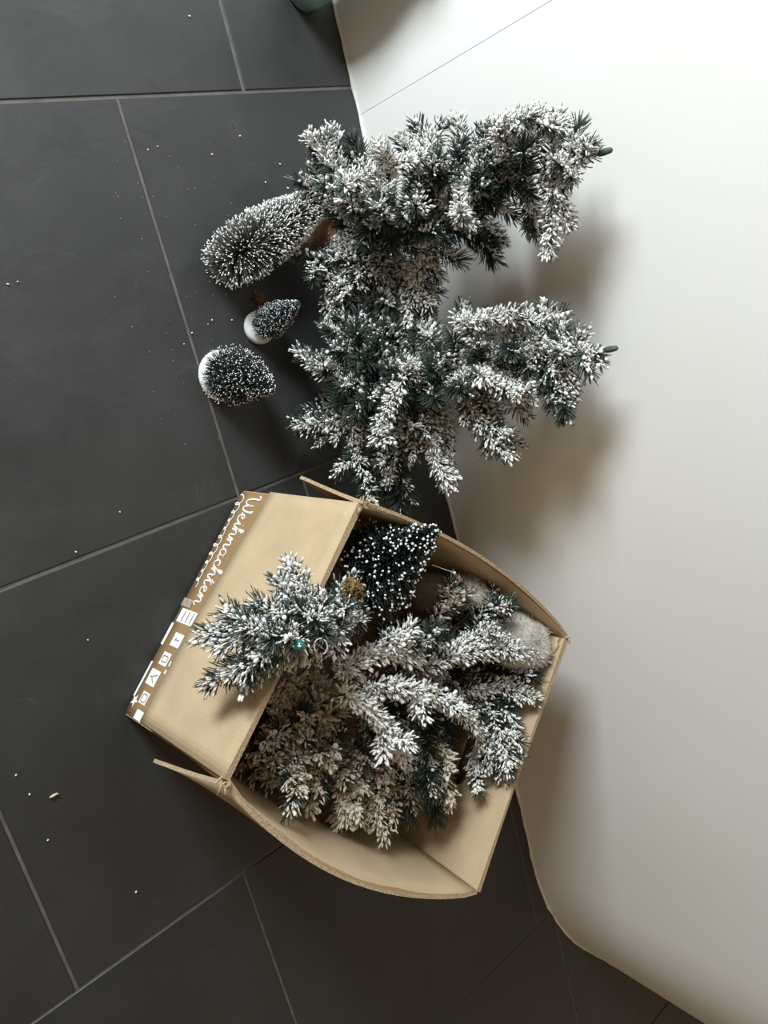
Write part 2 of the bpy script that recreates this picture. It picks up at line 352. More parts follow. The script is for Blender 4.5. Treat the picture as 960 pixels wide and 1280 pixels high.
def build_box():
    ctr = (N0b + N1b + F0b + F1b) / 4
    root = tag(empty('cardboard_box', ctr), 'open brown cardboard box with hanging flaps, full of snowy artificial trees', 'box')
    K, PR = MT['kraft'], MT['print']
    cz = ctr + np.array([0, 0, .16])
    z = np.array([0, 0, .003])
    bm = bmesh.new()
    vs = [bm.verts.new(p * .995 + ctr * .005 + np.array([0, 0, h])) for h in (.001, .006) for p in (N0b, N1b, F1b, F0b)]
    for q in ((3, 2, 1, 0), (4, 5, 6, 7), (0, 1, 5, 4), (1, 2, 6, 5), (2, 3, 7, 6), (3, 0, 4, 7)): bm.faces.new([vs[i] for i in q])
    bm_obj('bottom', bm, K, root)
    sheet('side_panel', N0b + z, N1b + z, N1t, N0t, K, PR, root, inward=cz - (N0b + N1b) / 2, seed=1)
    sheet('side_panel', N0b + z, F0b + z, F0t, N0t, K, PR, root, bulge=.030, inward=cz - (N0b + F0b) / 2, seed=2, jag=.0012)
    sheet('side_panel', N1b + z, F1b + z, F1t, N1t, K, PR, root, bulge=.048, inward=cz - (N1b + F1b) / 2, seed=3, jag=.0008, bulge_pow=1.6)
    slot_wall('side_panel', F0b + z, F1b + z, F1t, F0t, K, PR, root, cz - (F0b + F1b) / 2, .58, .66, .045, .014)
    # flaps, hinged along the rim
    def flap(A, B, out, th, L, seed, taper=(.012, .012), bulge=0, jag=.002, bp=1.4, th2=None, L2=None):
        A, B = np.asarray(A), np.asarray(B); t = (B - A) / np.linalg.norm(B - A); a = math.radians(th)
        out = np.asarray(out, float); out /= np.linalg.norm(out)
        o = L * math.sin(a) * out - np.array([0, 0, L * math.cos(a)])
        L2 = L2 or L; a = math.radians(th2 or th); o2 = L2 * math.sin(a) * out - np.array([0, 0, L2 * math.cos(a)])
        off = out * .0025
        # inside face of the flap looks outwards once it hangs down
        return sheet('flap', A + off, B + off, B + off + o2 - t * taper[1], A + off + o + t * taper[0], K, PR, root, inward=out, jag=jag, seed=seed, wav=.0025, bulge=bulge, bulge_pow=bp)
    n_out = np.array([-.76, -.651, 0]); s0 = np.array([-.68, .733, 0]); s1 = np.array([.61, -.79, 0])
    flap(N0t, N1t, n_out, 5.5, .205, 5, (.002, .0), jag=.001, th2=8, L2=.21)
    # the side flaps follow the bulged rim
    flap(N0t, F0t, s0, 11, .185, 6, (0, .03), bulge=-.030, jag=.003, bp=None)
    flap(N1t, F1t, s1, 11, .185, 7, (0, .03), bulge=-.048, jag=.003, bp=None)
    flap(F0t, F1t, -n_out, 6, .185, 8)
    # frayed hinge corners
    rng = np.random.default_rng(3)
    for c, d in ((N0t, s0), (N1t, s1), (F0t, -n_out)):
        for k in range(4):
            p = c + rng.normal(0, .004, 3); q = p + d * rng.uniform(.006, .016) + rng.normal(0, .004, 3)
            V, F = tube(np.array([p, (p + q) / 2 + rng.normal(0, .002, 3), q]), np.array([.0018, .0015, .0006]), 5)
            link('torn_fibre', np_mesh('torn_fibre', V, F, [MT['edge']], smooth=True), root)
    # folded inner tab at the far corner
    e = (F1t - F0t) / np.linalg.norm(F1t - F0t); inn = n_out
    A = F0t + e * .004 + inn * .006 - np.array([0, 0, .006])
    sheet('corner_tab', A - np.array([0, 0, .05]), A + e * .028 - np.array([0, 0, .05]), A + e * .026, A, K, K, root, inward=inn, nu=4, nv=4, seed=9, jag=.003)
    # ---- print on the near panel: u along the panel, z up
    u = (N1b - N0b) / np.linalg.norm(N1b - N0b); LN = np.linalg.norm(N1b - N0b)
    slope = ((N0t + N1t) / 2 - (N0b + N1b) / 2) / BH
    outn = np.array([-.757, -.653, 0])
    def pw(s, zz): return N0b + u * s + slope * zz + outn * (TH / 2 + .0008)
    def ribbon(name, strokes, wd, m):
        V = []; F = []
        for st in strokes:
            st = np.array(st, float)
            # smooth with Catmull-Rom
            if len(st) > 2:
                q = np.vstack([2 * st[0] - st[1], st, 2 * st[-1] - st[-2]]); o = []
                for i in range(1, len(q) - 2):
                    for t in np.linspace(0, 1, 5)[:-1]:
                        o.append(.5 * ((2 * q[i]) + (q[i + 1] - q[i - 1]) * t + (2 * q[i - 1] - 5 * q[i] + 4 * q[i + 1] - q[i + 2]) * t * t + (3 * q[i] - q[i - 1] - 3 * q[i + 1] + q[i + 2]) * t ** 3))
                o.append(st[-1]); st = np.array(o)
            T = np.gradient(st, axis=0); T /= np.linalg.norm(T, axis=1)[:, None] + 1e-9
            Nn = np.stack([-T[:, 1], T[:, 0]], 1); b0 = len(V)
            for p, n_ in zip(st, Nn): V += [pw(*(p - n_ * wd / 2)), pw(*(p + n_ * wd / 2))]
            F += [(b0 + 2 * i, b0 + 2 * i + 1, b0 + 2 * i + 3, b0 + 2 * i + 2) for i in range(len(st) - 1)]
        return link(name, np_mesh(name, V, F, [m]), root)
    g = {  # hand-drawn cursive: x advance, strokes in x-height units
        'W': (1.9, [[(0, 1.75), (.2, 2.05), (.42, 1.9), (.35, 1.2), (.45, .3), (.7, 0), (1.0, .5), (1.1, 1.6), (1.1, .5), (1.3, 0), (1.6, .35), (1.75, 1.3), (1.65, 1.9), (1.9, 1.5)]]),
        'e': (.9, [[(-.1, .3), (.25, .45), (.55, .8), (.4, 1.02), (.15, .75), (.15, .3), (.4, 0), (.7, .12), (.9, .35)]]),
        'i': (.6, [[(-.1, .3), (.15, .7), (.25, 1.0), (.2, .4), (.3, .03), (.45, .08), (.6, .35)], [(.3, 1.45), (.34, 1.5)]]),
        'h': (1.1, [[(-.1, .3), (.2, 1.1), (.4, 1.8), (.3, 2.05), (.18, 1.7), (.15, .8), (.15, 0), (.3, .7), (.55, 1.0), (.72, .8), (.7, .3), (.85, .02), (1.1, .35)]]),
        'n': (1.1, [[(-.1, .3), (.08, .9), (.18, .9), (.15, 0), (.3, .7), (.55, 1.0), (.72, .8), (.7, .3), (.85, .02), (1.1, .35)]]),
        'a': (1.1, [[(.65, .85), (.4, 1.0), (.1, .7), (.12, .15), (.4, 0), (.65, .4), (.72, .98), (.68, .3), (.85, .02), (1.1, .35)]]),
        'c': (.85, [[(.6, .8), (.45, 1.0), (.15, .75), (.12, .25), (.38, 0), (.65, .1), (.85, .35)]]),
        't': (.7, [[(-.1, .3), (.15, .9), (.3, 1.7), (.22, .6), (.3, .05), (.5, .08), (.7, .35)], [(.02, 1.15), (.55, 1.25)]])}
    def word(name, s, s0, s1, zb, hx, wd):
        tot = sum(g[c][0] for c in s); k = (s1 - s0) / tot; x = s0; st = []
        for c in s:
            for q in g[c][1]: st.append([(x + a * k, zb + b * hx) for a, b in q])
            x += g[c][0] * k
        return ribbon(name, st, wd, MT['white'])
    word('lettering', 'Weihnachten', .006, .196, .034, .0190, .0027)
    # lower row of decorative loops
    st = [[(s + .005 * math.sin(s * 420), .012 + (.006 + .003 * math.sin(s * 77)) * math.cos(s * 420)) for s in np.arange(.008, .168, .0022)]]
    ribbon('printed_border', st, .0022, MT['white'])
    def rect(name, s0, s1, z0, z1, m, up=0):
        V = [pw(s0, z0) + outn * up, pw(s1, z0) + outn * up, pw(s1, z1) + outn * up, pw(s0, z1) + outn * up]
        return link(name, np_mesh(name, V, [(0, 1, 2, 3)], [m]), root)
    rect('printed_table', .206, .228, .012, .072, MT['white'])
    for zz in (.026, .040, .054): rect('table_line', .208, .226, zz, zz + .0022, MT['ink'], .0003)
    icons = [(.243, .264, .030, .060), (.275, .295, .026, .052), (.304, .328, .017, .048), (.338, .356, .027, .050), (.364, .378, .036, .062)]
    for i, (a, b, c, d) in enumerate(icons):
        rect('printed_icon', a, b, c, d, MT['white'])
        mx, mz = (a + b) / 2, (c + d) / 2
    k = MT['ink']
    def inkline(st, wd=.0014):
        nonlocal_out = ribbon('icon_mark', st, wd, k); nonlocal_out.data.transform(Matrix.Translation(Vector(outn * .0004)))
    inkline([[(.2535, .040), (.2535, .052)], [(.250, .040), (.257, .040)]])
    inkline([[(.281, .031), (.289, .031), (.289, .046), (.281, .046), (.281, .031)]])
    inkline([[(.310, .044), (.316, .030), (.323, .040)], [(.316, .030), (.316, .022)]])
    inkline([[(.342, .032), (.352, .032), (.352, .045), (.342, .045), (.342, .032)]])
    rect('printed_border', .232, .268, .002, .010, MT['white']); rect('printed_border', .296, .352, .002, .008, MT['white'])
    rect('printed_border', .284, .292, .058, .066, MT['white']); rect('printed_border', .298, .304, .056, .064, MT['white'])
    rect('tape_scrap', .190, .203, .001, .034, MT['tape'], .0002)
    sx, sz = .357, .014; V = [pw(sx, sz)] + [pw(sx + (.011 if i % 2 == 0 else .0045) * math.sin(i * math.pi / 5), sz + (.011 if i % 2 == 0 else .0045) * math.cos(i * math.pi / 5)) for i in range(10)]
    link('printed_star', np_mesh('printed_star', V, [(0, 1 + i, 1 + (i + 1) % 10) for i in range(10)], [MT['white']]), root)
    return root
build_box()

# ------------------------------------------------------------------ foliage
def blob_variants():
    out = []
    for s in range(5):
        bm = bmesh.new(); bmesh.ops.create_icosphere(bm, subdivisions=1, radius=1)
        bmesh.ops.subdivide_edges(bm, edges=[], cuts=0)
        rng = np.random.default_rng(s); V = np.array([v.co[:] for v in bm.verts]); F = np.array([[v.index for v in f.verts] for f in bm.faces]); bm.free()
        V = V * (1 + rng.uniform(-.28, .28, (len(V), 1))); out.append((V, F))
    return out
BLOBS = blob_variants()
def frame(D):
    D = D / np.linalg.norm(D, axis=1)[:, None]
    A = np.where(np.abs(D[:, 2:3]) < .9, np.array([[0, 0, 1.]]), np.array([[1., 0, 0]]))
    U = np.cross(D, A); U /= np.linalg.norm(U, axis=1)[:, None]; return D, U, np.cross(D, U)
def blobs(C, D, hl, r, rng):
    """elongated lumps at C along D; half length hl, radius r"""
    D, U, W = frame(D); Vs = []; Fs = []; o = 0; vid = rng.integers(0, len(BLOBS), len(C))
    for k, (V, F) in enumerate(BLOBS):
        s = np.where(vid == k)[0]
        if not len(s): continue
        P = C[s][:, None] + V[None, :, 2:3] * hl[s][:, None, None] * D[s][:, None] + r[s][:, None, None] * (V[None, :, 0:1] * U[s][:, None] + V[None, :, 1:2] * W[s][:, None])
        Vs.append(P.reshape(-1, 3)); Fs.append((F[None] + (np.arange(len(s)) * len(V))[:, None, None] + o).reshape(-1, 3)); o += len(s) * len(V)
    return np.vstack(Vs), np.vstack(Fs)
def spikes(B, T, wd, rng, curve=None):
    """thin three-sided needles from B to T"""
    n = len(B); D, U, W = frame(T - B); a = rng.uniform(0, 6.28, n)[:, None]
    U, W = U * np.cos(a) + W * np.sin(a), W * np.cos(a) - U * np.sin(a)
    V = np.stack([B + U * wd * .5, B - U * wd * .25 + W * wd * .43, B - U * wd * .25 - W * wd * .43,
                  B * .15 + T * .85 + U * wd * .5, B * .15 + T * .85 - U * wd * .25 + W * wd * .43, B * .15 + T * .85 - U * wd * .25 - W * wd * .43, T], 1).reshape(-1, 3)
    f = np.array([(0, 1, 4), (0, 4, 3), (1, 2, 5), (1, 5, 4), (2, 0, 3), (2, 3, 5), (3, 4, 6), (4, 5, 6), (5, 3, 6)])
    F = (f[None] + (np.arange(n) * 7)[:, None, None]).reshape(-1, 3); return V, F

SNOWDIR = np.array([-.30, -.50, .81])
def needles_on(pts, L, dens, rng, start=0.0):
    """needle bases, tips, arc parameter along a polyline"""
    seg = np.linalg.norm(np.diff(pts, axis=0), axis=1); cum = np.r_[0, np.cumsum(seg)]; tot = cum[-1]
    n = max(8, int(tot * (1 - start) * dens)); s = np.sort(rng.uniform(start, 1, n)) * tot
    B = np.stack([np.interp(s, cum, pts[:, k]) for k in range(3)], 1)
    T = np.gradient(pts, axis=0); T /= np.linalg.norm(T, axis=1)[:, None]
    D = np.stack([np.interp(s, cum, T[:, k]) for k in range(3)], 1)
    D, U, W = frame(D); ph = rng.uniform(0, 6.283, n)[:, None]
    ang = np.radians(rng.uniform(45, 74, n)); endf = np.clip((tot - s) / (L * .9), 0, 1); ang *= .48 + .52 * endf
    rad = U * np.cos(ph) + W * np.sin(ph)
    dr = D * np.cos(ang)[:, None] + rad * np.sin(ang)[:, None]
    ln = L * rng.uniform(.7, 1.12, n)
    return B, B + dr * ln[:, None], s / tot, rad
def make_branch(tree, P0, P1, bend, rng, L=.0245, dens=2900, snow=.45, patch=None, needle='needle', flock='snow', side=2, big=1.0, start=.0, name='branch', pts=None):
    if pts is not None: P0, P1 = pts[0], pts[-1]
    P0 = np.asarray(P0, float); P1 = np.asarray(P1, float)
    L = L * (1.22 - .36 * min(1, snow))
    main = bez(P0, P1, bend) if pts is None else pts; paths = [(main, start)]
    ln = np.linalg.norm(P1 - P0); ax = (P1 - P0) / ln
    for k in range(side):
        t = rng.uniform(.35, .75); i = int(t * (len(main) - 1)); b = main[i]
        r = rng.normal(0, 1, 3); r -= ax * (r @ ax); r /= np.linalg.norm(r)
        e = b + (ax * .8 + r * .6) * min(.045, ln * .36) * rng.uniform(.7, 1.1)
        if e[1] > WY - .028: e[1] = WY - .028
        if e[2] < .012: e[2] = .012
        paths.append((bez(b, e, (0, 0, -.003), 6), .1))
    Vs, Fs, Ms, Ts = [], [], [], []; o = 0; SV = []
    ph = rng.uniform(0, 6.28, 3); fr = rng.uniform(.7, 1.3)
    for pts, st in paths:
        V, F = tube(pts, np.linspace(.0017, .0009, len(pts)), 5); Vs.append(V); Fs.append(F + o); Ms.append(np.ones(len(F), int)); Ts.append(np.full(len(V), .3)); o += len(V)
        B, T, s, rad = needles_on(pts, L, dens, rng, st)
        pn = .5 + .5 * np.sin(s * 6.5 * fr + ph[0]) * np.cos(rad[:, 0] * 1.4 + ph[1])
        tint = np.clip(rng.normal(.42, .17, len(B)) + .25 * (snow - .4) + (rng.random(len(B)) < .10 + .25 * snow) * .35, 0, 1)
        # keep needles off the wall and floor
        T[:, 1] = np.minimum(T[:, 1], WY - .003); T[:, 2] = np.maximum(T[:, 2], .002)
        V, F = spikes(B, T, .0015, rng); Vs.append(V); Fs.append(F + o); o += len(V); Ms.append(np.zeros(len(F), int))
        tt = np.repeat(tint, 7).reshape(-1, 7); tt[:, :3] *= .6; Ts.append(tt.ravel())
        sc = .46 * (rad @ SNOWDIR) + .62 * pn + .14 * rng.random(len(B))
        q = np.quantile(sc, 1 - min(.92, snow * .66)); k = np.where(sc > q)[0]; SV.append((B[k], T[k], rad[k]))
    me = np_mesh(name, np.vstack(Vs), np.vstack(Fs), [MT[needle], MT['stem']], np.concatenate(Ms), np.concatenate(Ts))
    br = link(name, me, tree)
    B = np.vstack([a[0] for a in SV]); T = np.vstack([a[1] for a in SV]); n = len(B)
    if n > 4:
        # every flocked needle carries two overlapping lumps, a few carry a fat one
        B = np.vstack([B, B]); T = np.vstack([T, T]); n = len(B); h = n // 2
        f0 = np.r_[rng.uniform(.22, .5, h), rng.uniform(.55, .92, h)]; C = B + (T - B) * f0[:, None]
        hl = rng.uniform(.0032, .0060, n) * big; r = rng.uniform(.0009, .0017, n) * big * rng.choice([.8, 1, 1.9], n, p=[.45, .43, .12])
        C[:, 1] = np.minimum(C[:, 1], WY - .006); C[:, 2] = np.maximum(C[:, 2], .006)
        V, F = blobs(C, (T - B) + rng.normal(0, .0035, (n, 3)), hl, r, rng)
        sn = link('snow_flock', np_mesh('snow_flock', V, F, [MT[flock]], smooth=True), br); tag(sn, kind='stuff')
    return br

def smooth_path(P, n=22):
    P = np.asarray(P, float); q = np.vstack([2 * P[0] - P[1], P, 2 * P[-1] - P[-2]]); o = []
    m = max(3, n // (len(P) - 1))
    for i in range(1, len(q) - 2):
        for t in np.linspace(0, 1, m, endpoint=False):
            o.append(.5 * (2 * q[i] + (q[i + 1] - q[i - 1]) * t + (2 * q[i - 1] - 5 * q[i] + 4 * q[i + 1] - q[i + 2]) * t * t + (3 * q[i] - q[i - 1] - 3 * q[i + 1] + q[i + 2]) * t ** 3))
    return np.array(o + [P[-1]])
def standing_tree(seed, base, top, tips, label, base_h=.075, extra=()):
    rng = np.random.default_rng(seed); base = np.asarray(base, float); top = np.asarray(top, float)
    t = tag(empty('artificial_tree', base), label, 'artificial tree')
    bow = np.array([0, -.01, 0])
    tr = lambda s: bez(base, top, bow, 40)[int(round(s * 39))]
    pts = bez(base + [0, 0, .03], top, bow, 20); tube_obj('trunk', pts, np.linspace(.006, .0026, 20), MT['stem'], t, 7)
    bm = bmesh.new(); lathe(bm, [(.020, 0), (.025, .004), (.024, base_h * .5), (.019, base_h * .93), (.012, base_h)], base, (0, 0, 1), 18)
    bm_obj('wooden_foot', bm, MT['trunk'], t, True)
    for tp in tips:
        px, py, s, d = tp[:4]; sn = tp[4] if len(tp) > 4 else .5; big = tp[5] if len(tp) > 5 else 1.0
        r0 = tr(s); P1 = near(px, py, r0, d)
        P1[1] = min(P1[1], WY - .022); P1[2] = max(P1[2], .014)
        ln = np.linalg.norm(P1 - r0)
        make_branch(t, r0, P1, np.array([0, 0, .10 * ln]) + rng.normal(0, .012, 3) * min(1, ln / .1), rng, snow=sn, big=big, side=(2 if ln > .13 else 1) if ln > .07 else 0, L=.0225)
    for pl, s0, d, sn in extra:
        pp = smooth_path([near(x, y, tr(s0), d) for x, y in pl]); pp[:, 1] = np.minimum(pp[:, 1], WY - .022); pp[:, 2] = np.maximum(pp[:, 2], .014)
        r0 = tr(s0); make_branch(t, r0, pp[-1], (0, 0, 0), rng, snow=sn, side=1, pts=np.vstack([r0, pp]), start=.03, L=.0225)
    # leader at the very top
    make_branch(t, tr(.90), tr(.985), (0, 0, 0), rng, L=.016, snow=.5, side=0)
    bm = bmesh.new(); ax = (top - tr(.93)); lathe(bm, [(.0040, -.004), (.0045, .004), (.0035, .012), (.0015, .014)], top, ax, 8); bm_obj('stem_tip', bm, MT['stem'], t, True)
    return t

baseA = np.array([-.132, .790, 0]); topA = at(752, 191, y=.872)
tipsA = [
    (390, 178, .25, -.01, .6), (374, 226, .16, -.05, .45), (412, 208, .22, -.06, .6), (442, 178, .30, .02, .3), (470, 196, .33, -.04, .7),
    (502, 178, .42, -.02, .7), (523, 160, .46, .03, .35), (540, 172, .46, 0, .8), (572, 158, .55, .02, .25), (600, 168, .60, .02, .5),
    (430, 250, .22, -.10, .5), (470, 236, .30, -.10, .75), (510, 205, .40, -.08, .55), (545, 200, .48, -.09, .15), (480, 270, .30, -.13, .35),
    (520, 258, .38, -.13, .3), (462, 285, .26, -.09, .1), (490, 300, .26, -.11, .15), (540, 290, .36, -.10, .4), (570, 245, .46, -.08, .8),
    (590, 275, .46, -.05, .7), (620, 298, .46, .0, .15), (575, 325, .36, .0, .3), (548, 345, .30, -.02, .7), (525, 315, .32, -.06, .6),
    (512, 372, .22, -.02, .65), (535, 385, .24, .02, .6), (470, 345, .18, -.05, .5), (485, 382, .16, -.02, .5), (445, 350, .13, -.06, .3),
    (412, 398, .10, -.05, .5), (440, 392, .12, .0, .3), (412, 360, .10, -.06, .55),
    (645, 150, .72, .0, .75), (625, 165, .66, -.03, .5), (672, 142, .80, .01, .8), (695, 150, .86, .0, .7), (722, 160, .92, .0, .3), (738, 182, .94, -.02, .9),
    (625, 205, .64, -.06, .1), (655, 190, .74, -.06, .25), (600, 222, .58, -.07, .2), (640, 232, .66, -.05, .08), (612, 252, .58, -.04, .1), (590, 258, .52, -.05, .1),
    (662, 240, .70, -.03, .1), (698, 205, .84, -.05, .75), (715, 220, .90, -.03, .85), (690, 245, .84, -.03, .85), (640, 268, .64, .0, .3),
    (695, 262, .86, .01, .7), (560, 300, .40, -.06, .5),
]
standing_tree(11, baseA, topA, tipsA, 'snow-flocked artificial tree beside the wall, standing behind the lying frosted brush tree', extra=[
    ([(722, 208), (702, 235), (690, 268), (686, 313)], .92, .0, .85), ([(655, 225), (662, 260), (672, 292)], .72, .02, .5), ([(570, 290), (598, 296), (622, 299)], .42, -.01, .15),
    ([(432, 322), (402, 325), (366, 318)], .14, -.05, .5), ([(438, 330), (420, 355), (411, 400)], .14, -.04, .6), ([(535, 320), (520, 352), (510, 400)], .30, -.03, .75), ([(475, 335), (482, 362), (478, 395)], .2, -.03, .5),
    ([(440, 222), (410, 205), (388, 172)], .25, -.02, .7), ([(430, 232), (475, 215), (530, 195)], .34, -.12, .95), ([(620, 160), (660, 150), (705, 160)], .80, -.04, .95), ([(590, 235), (575, 262), (590, 282)], .46, -.09, .9)])
baseB = np.array([.129, .772, 0]); topB = at(760, 437, y=.878)
tipsB = [
    (380, 448, .14, -.07, .55), (378, 535, .14, -.06, .4), (400, 552, .16, -.05, .7), (385, 515, .12, -.05, .4), (420, 545, .18, -.06, .75), (458, 628, .22, -.03, .5), (445, 560, .20, -.06, .6),
    (498, 636, .26, .0, .2), (485, 600, .28, -.03, .45), (556, 606, .38, .01, .75), (540, 570, .36, -.03, .7), (530, 540, .34, -.06, .4), (515, 570, .30, -.05, .5),
    (634, 566, .60, .02, .45), (610, 562, .55, .01, .55), (596, 535, .52, -.02, .65), (582, 520, .50, -.03, .7), (660, 500, .66, -.03, .95), (640, 490, .62, -.05, .9), (615, 480, .58, -.06, .85), (655, 520, .64, .0, .7),
    (705, 518, .80, .0, .35), (690, 505, .78, .0, .45), (715, 490, .86, .0, .5), (735, 465, .93, -.01, .4), (748, 448, .96, .0, .4),
    (408, 408, .17, -.06, .45), (425, 398, .20, -.05, .35), (418, 435, .20, -.10, .3), (445, 415, .24, -.10, .15), (450, 450, .24, -.13, .08), (485, 405, .30, -.06, .35), (470, 430, .28, -.11, .15),
    (505, 390, .34, .0, .6), (525, 382, .38, .02, .75), (535, 408, .40, -.02, .75), (510, 455, .34, -.12, .6), (490, 470, .30, -.13, .3), (550, 440, .44, -.06, .4), (540, 465, .40, -.09, .3),
    (578, 385, .52, .01, .75), (592, 400, .55, -.01, .75), (610, 395, .58, .0, .7), (640, 402, .66, .0, .65), (660, 392, .72, .0, .7), (682, 386, .78, .01, .45), (705, 402, .84, .0, .55), (725, 415, .90, .0, .55),
    (565, 420, .50, -.03, .5), (600, 435, .56, -.06, .25), (640, 440, .64, -.06, .15), (672, 420, .76, -.04, .65), (700, 440, .84, -.04, .8), (690, 465, .80, -.02, .3), (660, 462, .70, -.03, .2),
    (575, 490, .46, -.09, .3), (545, 500, .40, -.10, .15), (590, 475, .52, -.08, .75), (500, 500, .30, -.13, .2), (460, 500, .24, -.14, .15), (430, 480, .20, -.12, .4), (440, 520, .20, -.11, .25), (480, 530, .26, -.10, .35), (500, 545, .28, -.08, .6), (420, 505, .18, -.11, .2),
]
standing_tree(12, baseB, topB, tipsB, 'snow-flocked artificial tree between the other wall tree and the cardboard box', extra=[
    ([(425, 475), (405, 465), (376, 440)], .16, -.08, .6), ([(430, 520), (400, 530), (373, 532)], .16, -.07, .5), ([(440, 535), (450, 580), (466, 630)], .22, -.05, .45), ([(512, 560), (497, 600), (500, 637)], .28, -.02, .2),
    ([(525, 530), (540, 565), (560, 606)], .36, -.03, .85), ([(585, 500), (605, 535), (634, 568)], .54, -.02, .55), ([(600, 470), (635, 490), (662, 500)], .6, -.07, 1.0), ([(690, 450), (702, 485), (706, 520)], .82, -.01, .35), ([(575, 402), (620, 398), (675, 402)], .66, -.03, .9), ([(505, 470), (480, 520), (470, 550)], .3, -.13, .6)])

# ---- trees in the box
def plane_in(A, B, T):
    n = np.cross(B - A, T - A); n /= np.linalg.norm(n); c = (N0b + F1b) / 2 + np.array([0, 0, .16])
    return (A, n if n @ (c - A) > 0 else -n)
BOXP = [(plane_in(F0b, F1b, F0t), .024), (plane_in(N0b, F0b, N0t), -.004), (plane_in(N1b, F1b, N1t), -.012)]
def inside(P):
    """slide a point towards the viewer until it clears the panels of the box"""
    P = np.array(P, float); r = (P - CAM) / np.linalg.norm(P - CAM)
    for _ in range(60):
        if all((P - A) @ n > m for (A, n), m in BOXP) or P[2] > BH + .02: break
        P = P - r * .004
    return P
def box_tree(seed, spine, tips, label, needle, flock, big, foot=True, extra=()):
    rng = np.random.default_rng(seed); sp = np.array([at(x, y, z=z) for x, y, z in spine])
    tt = np.linspace(0, 1, len(sp)); q = np.linspace(0, 1, 40); path = np.stack([np.interp(q, tt, sp[:, k]) for k in range(3)], 1)
    lo_ = path[path[:, 2].argmin()]
    t = tag(empty('artificial_tree', (lo_[0], lo_[1], max(.008, lo_[2] - .05))), label, 'artificial tree')
    tube_obj('trunk', path[::3], np.linspace(.006, .003, len(path[::3])), MT['stem'], t, 7)
    for tp in tips:
        px, py, s, d = tp[:4]; sn = tp[4] if len(tp) > 4 else .6; bg = tp[5] if len(tp) > 5 else big; fl = tp[6] if len(tp) > 6 else flock
        r0 = path[int(round(s * 39))]; P1 = inside(near(px, py, r0, d)); ln = np.linalg.norm(P1 - r0)
        make_branch(t, r0, P1, np.array([0, 0, .10 * ln]) + rng.normal(0, .010, 3) * min(1, ln / .1), rng, snow=sn, big=bg, needle=needle, flock=fl, side=1 if ln > .08 else 0)
    for pl, sn, bg, fl in extra:
        pp = smooth_path([inside(at(x, y, z=z + .045)) for x, y, z in pl]); r0 = path[np.linalg.norm(path - pp[0], axis=1).argmin()]
        make_branch(t, r0, pp[-1], (0, 0, 0), rng, snow=sn, big=bg, needle=needle, flock=fl, side=2, pts=np.vstack([r0, pp]), start=.02)
    return t
# far tree: fans out towards the wall side of the box; long white branches on top, dark short ones below
box_tree(21, [(400, 905, .14), (470, 880, .20), (560, 855, .225), (610, 840, .235)], [
    (668, 845, .95, .0, .3), (640, 790, .85, .01, .4), (600, 850, .75, .0, .2), (625, 762, .80, .02, .3), (600, 755, .75, .0, .5), (562, 738, .65, .02, .3), (545, 775, .65, -.01, .35), (605, 785, .80, -.01, .1), (530, 790, .55, -.01, .3), (575, 775, .7, -.01, .15),
    (510, 818, .45, -.02, .3), (540, 830, .55, -.02, .3), (500, 855, .50, -.02, .4), (612, 955, .80, .03, .5), (634, 957, .85, .03, .5), (620, 925, .8, .03, .4), (485, 930, .35, .02, .4), (455, 925, .28, .01, .4),
    (530, 920, .55, .02, .05), (545, 950, .58, .02, .05), (525, 965, .50, .03, .1), (560, 930, .65, .02, .08), (515, 940, .5, .03, .08), (560, 1000, .55, .04, .75, 1.3, 'cream'), (540, 995, .50, .04, .7, 1.3, 'cream'), (515, 1000, .45, .04, .7, 1.3, 'cream'), (545, 1025, .48, .07, .1), (510, 1020, .42, .06, .3),
    (500, 780, .50, .03, .3), (480, 790, .45, .03, .3), (515, 890, .45, .03, .05), (560, 900, .60, .04, .05), (580, 850, .7, .05, .1), (600, 890, .8, .06, .1), (640, 900, .9, .05, .15), (620, 840, .95, .08, .1), (560, 820, .7, .08, .1), (500, 900, .4, .12, .1), (580, 900, .7, .12, .1),
], 'large white-flocked artificial tree lying in the box, branches fanned towards its far panel', 'needle_dull', 'snow', 1.1, extra=[
    ([(430, 835, .25), (480, 815, .265), (520, 822, .26)], .9, 1.15, 'snow'),
    ([(520, 835, .24), (570, 820, .262), (620, 812, .262), (676, 820, .25)], .85, 1.0, 'snow'),
    ([(560, 815, .24), (600, 800, .25), (648, 802, .25)], .75, 1.0, 'snow'),
    ([(445, 862, .245), (490, 858, .265), (535, 868, .262), (575, 888, .25), (597, 918, .235), (593, 950, .215), (597, 986, .195)], .85, 1.1, 'snow'),
    ([(575, 862, .22), (620, 858, .23), (664, 872, .22)], .75, 1.0, 'snow'),
    ([(430, 868, .25), (465, 890, .262), (487, 918, .255), (504, 946, .24)], .9, 1.2, 'snow'),
    ([(530, 800, .22), (552, 765, .235), (580, 745, .235)], .6, 1.1, 'cream'),
    ([(560, 800, .23), (530, 800, .25), (520, 812, .255)], .5, 1.0, 'snow'),
    ([(600, 905, .21), (622, 930, .21), (636, 958, .20)], .55, .9, 'snow'),
    ([(540, 905, .21), (535, 950, .215), (545, 995, .20)], .12, .9, 'cream'),
    ([(590, 790, .235), (605, 765, .24), (628, 758, .235)], .45, .9, 'snow'),
])
